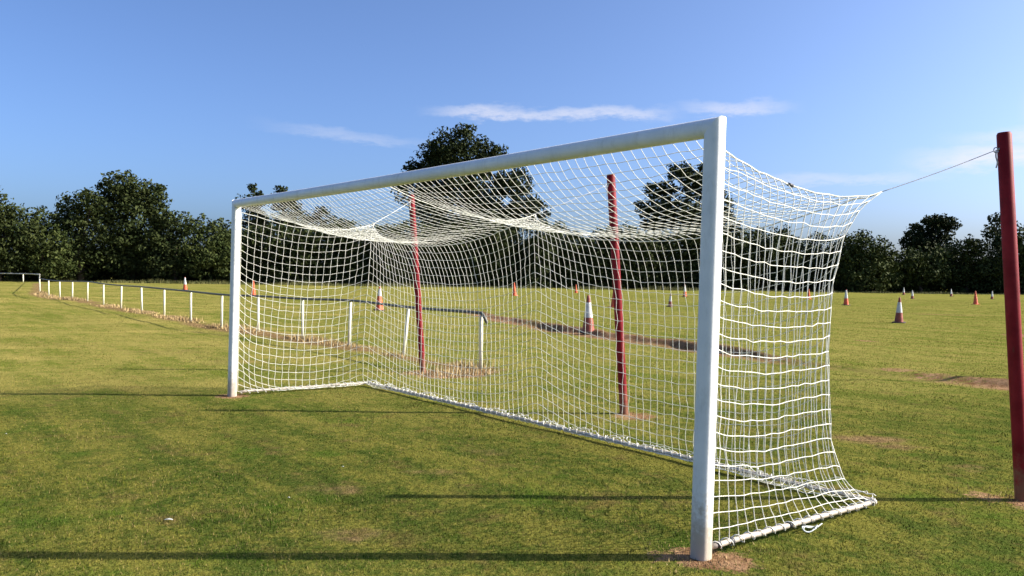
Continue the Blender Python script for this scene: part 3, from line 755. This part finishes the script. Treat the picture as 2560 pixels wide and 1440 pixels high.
# ------------------------------------------------------------------ red net-support posts with their guy lines
def red_post(b, t, pull, label, glabel):
    b = b.copy(); b[2] = tz(b[0], b[1])
    root = empty('net_support_post', tuple(b), label, 'post', 'red net support posts behind the goal')
    d = (t - b) / np.linalg.norm(t - b); T = Tubes()
    T.add([b - d * .1, b + d * .5, b + (t - b) * .5, t - d * .01, t], [.049, .049, .049, .049, .044], 24); o = T.obj('pole', m_red, root)
    md = o.modifiers.new('edge', 'EDGE_SPLIT'); md.split_angle = R(50)
    T = Tubes(); T.add([t, t + d * .006], [.045, .040], 24); T.obj('end_cap', m_red, root)
    k = t - d * .10; g = pull - k; g = g / np.linalg.norm(g)
    T = Tubes(); th = np.linspace(0, 2 * np.pi, 13); e = k + g * .075
    T.add([k + g * .038, k + g * .062], .008, 8); up = np.cross(g, np.cross(d, g)); T.add([e + .02 * (math.cos(a) * g + math.sin(a) * up) for a in th], .004, 6, False)
    T.obj('eye_bolt', m_steel, root)
    a, n = e + g * .02, 18; s = np.linspace(0, 1, n)[:, None]; P = a + (pull - a) * s; P[:, 2] -= (.008 * np.sin(np.pi * s[:, 0]))
    T = Tubes(); T.add(P, .0030, 6)
    tail = [e, e + [-.006, -.01, -.05], e + [.004, -.012, -.09], e + [-.002, -.008, -.13]]
    T.add(smooth_path(tail, 4), .005, 6)
    o = T.obj('guy_line', m_rope if label.startswith('far') else m_guy, None, True, tuple(a)); props(o, glabel, 'guy line', 'guy lines pulling the net back')
pulls = [NX[idx[(ns, nv)]], NX[idx[(ns + nb // 2, nv)]], NX[idx[(ns + nb, nv)]]]
red_post(*RED[0], pulls[0], 'nearest leaning red post at the right edge of the photo', 'long grey guy line from the nearest red post to the net corner')
red_post(*RED[1], pulls[1], 'middle red post standing behind the centre of the net', 'guy line from the middle red post to the net ridge')
red_post(*RED[2], pulls[2], 'farthest red post, leftmost, behind the far net corner', 'white guy line from the farthest red post to the far net corner')

# a thin pole just outside the frame on the right; its shadow falls across the field
g_ = ground(2930, 957)
pole = empty('thin_pole', (g_[0], g_[1], 0), 'thin grey pole standing out of frame to the right', 'pole')
T = Tubes(); T.add([g_ + [0, 0, -.1], g_ + [0, 0, 2], g_ + [0, 0, 4.0]], [.05, .045, .04], 12); T.obj('shaft', m_steel, pole)
T = Tubes(); T.add([g_ + [0, 0, 4.0], g_ + [0, 0, 4.02]], [.03, .02], 12); T.obj('end_cap', m_black, pole)

# scraps lying on the grass
for (px_, py_, s_, lab) in ((422, 1310, .026, 'pale scrap lying flat on the grass at lower left, the largest one'), (722, 1252, .008, 'small white scrap on the grass below the far goalpost'), (857, 1175, .009, 'tiny white scrap on the grass in front of the net middle'), (15, 1092, .009, 'tiny white scrap on the grass at the left edge')):
    g_ = ground(px_, py_); g_[2] = tz(g_[0], g_[1]) + .022
    n = 9; V = []; Fc = []
    for i in range(n):
        t = i / (n - 1); wv = s_ * .28 * math.sin(math.pi * (t * .9 + .05)); zc = .006 * math.sin(t * 3)
        for zz in (0, .0015): V += [(-s_ + 2 * s_ * t, -wv, zc + zz), (-s_ + 2 * s_ * t, wv, zc + .003 + zz)]
    for i in range(n - 1):
        a, b = i * 4, i * 4 + 4
        Fc += [(a, b, b + 1, a + 1), (a + 2, a + 3, b + 3, b + 2), (a, a + 2, b + 2, b), (a + 1, b + 1, b + 3, a + 3)]
    Fc += [(0, 1, 3, 2), (4 * n - 4, 4 * n - 2, 4 * n - 1, 4 * n - 3)]
    o = mesh_obj('scrap', np.array(V) + g_, Fc, m_scrap, None, False, g_); props(o, lab, 'litter', 'white scraps on the grass')
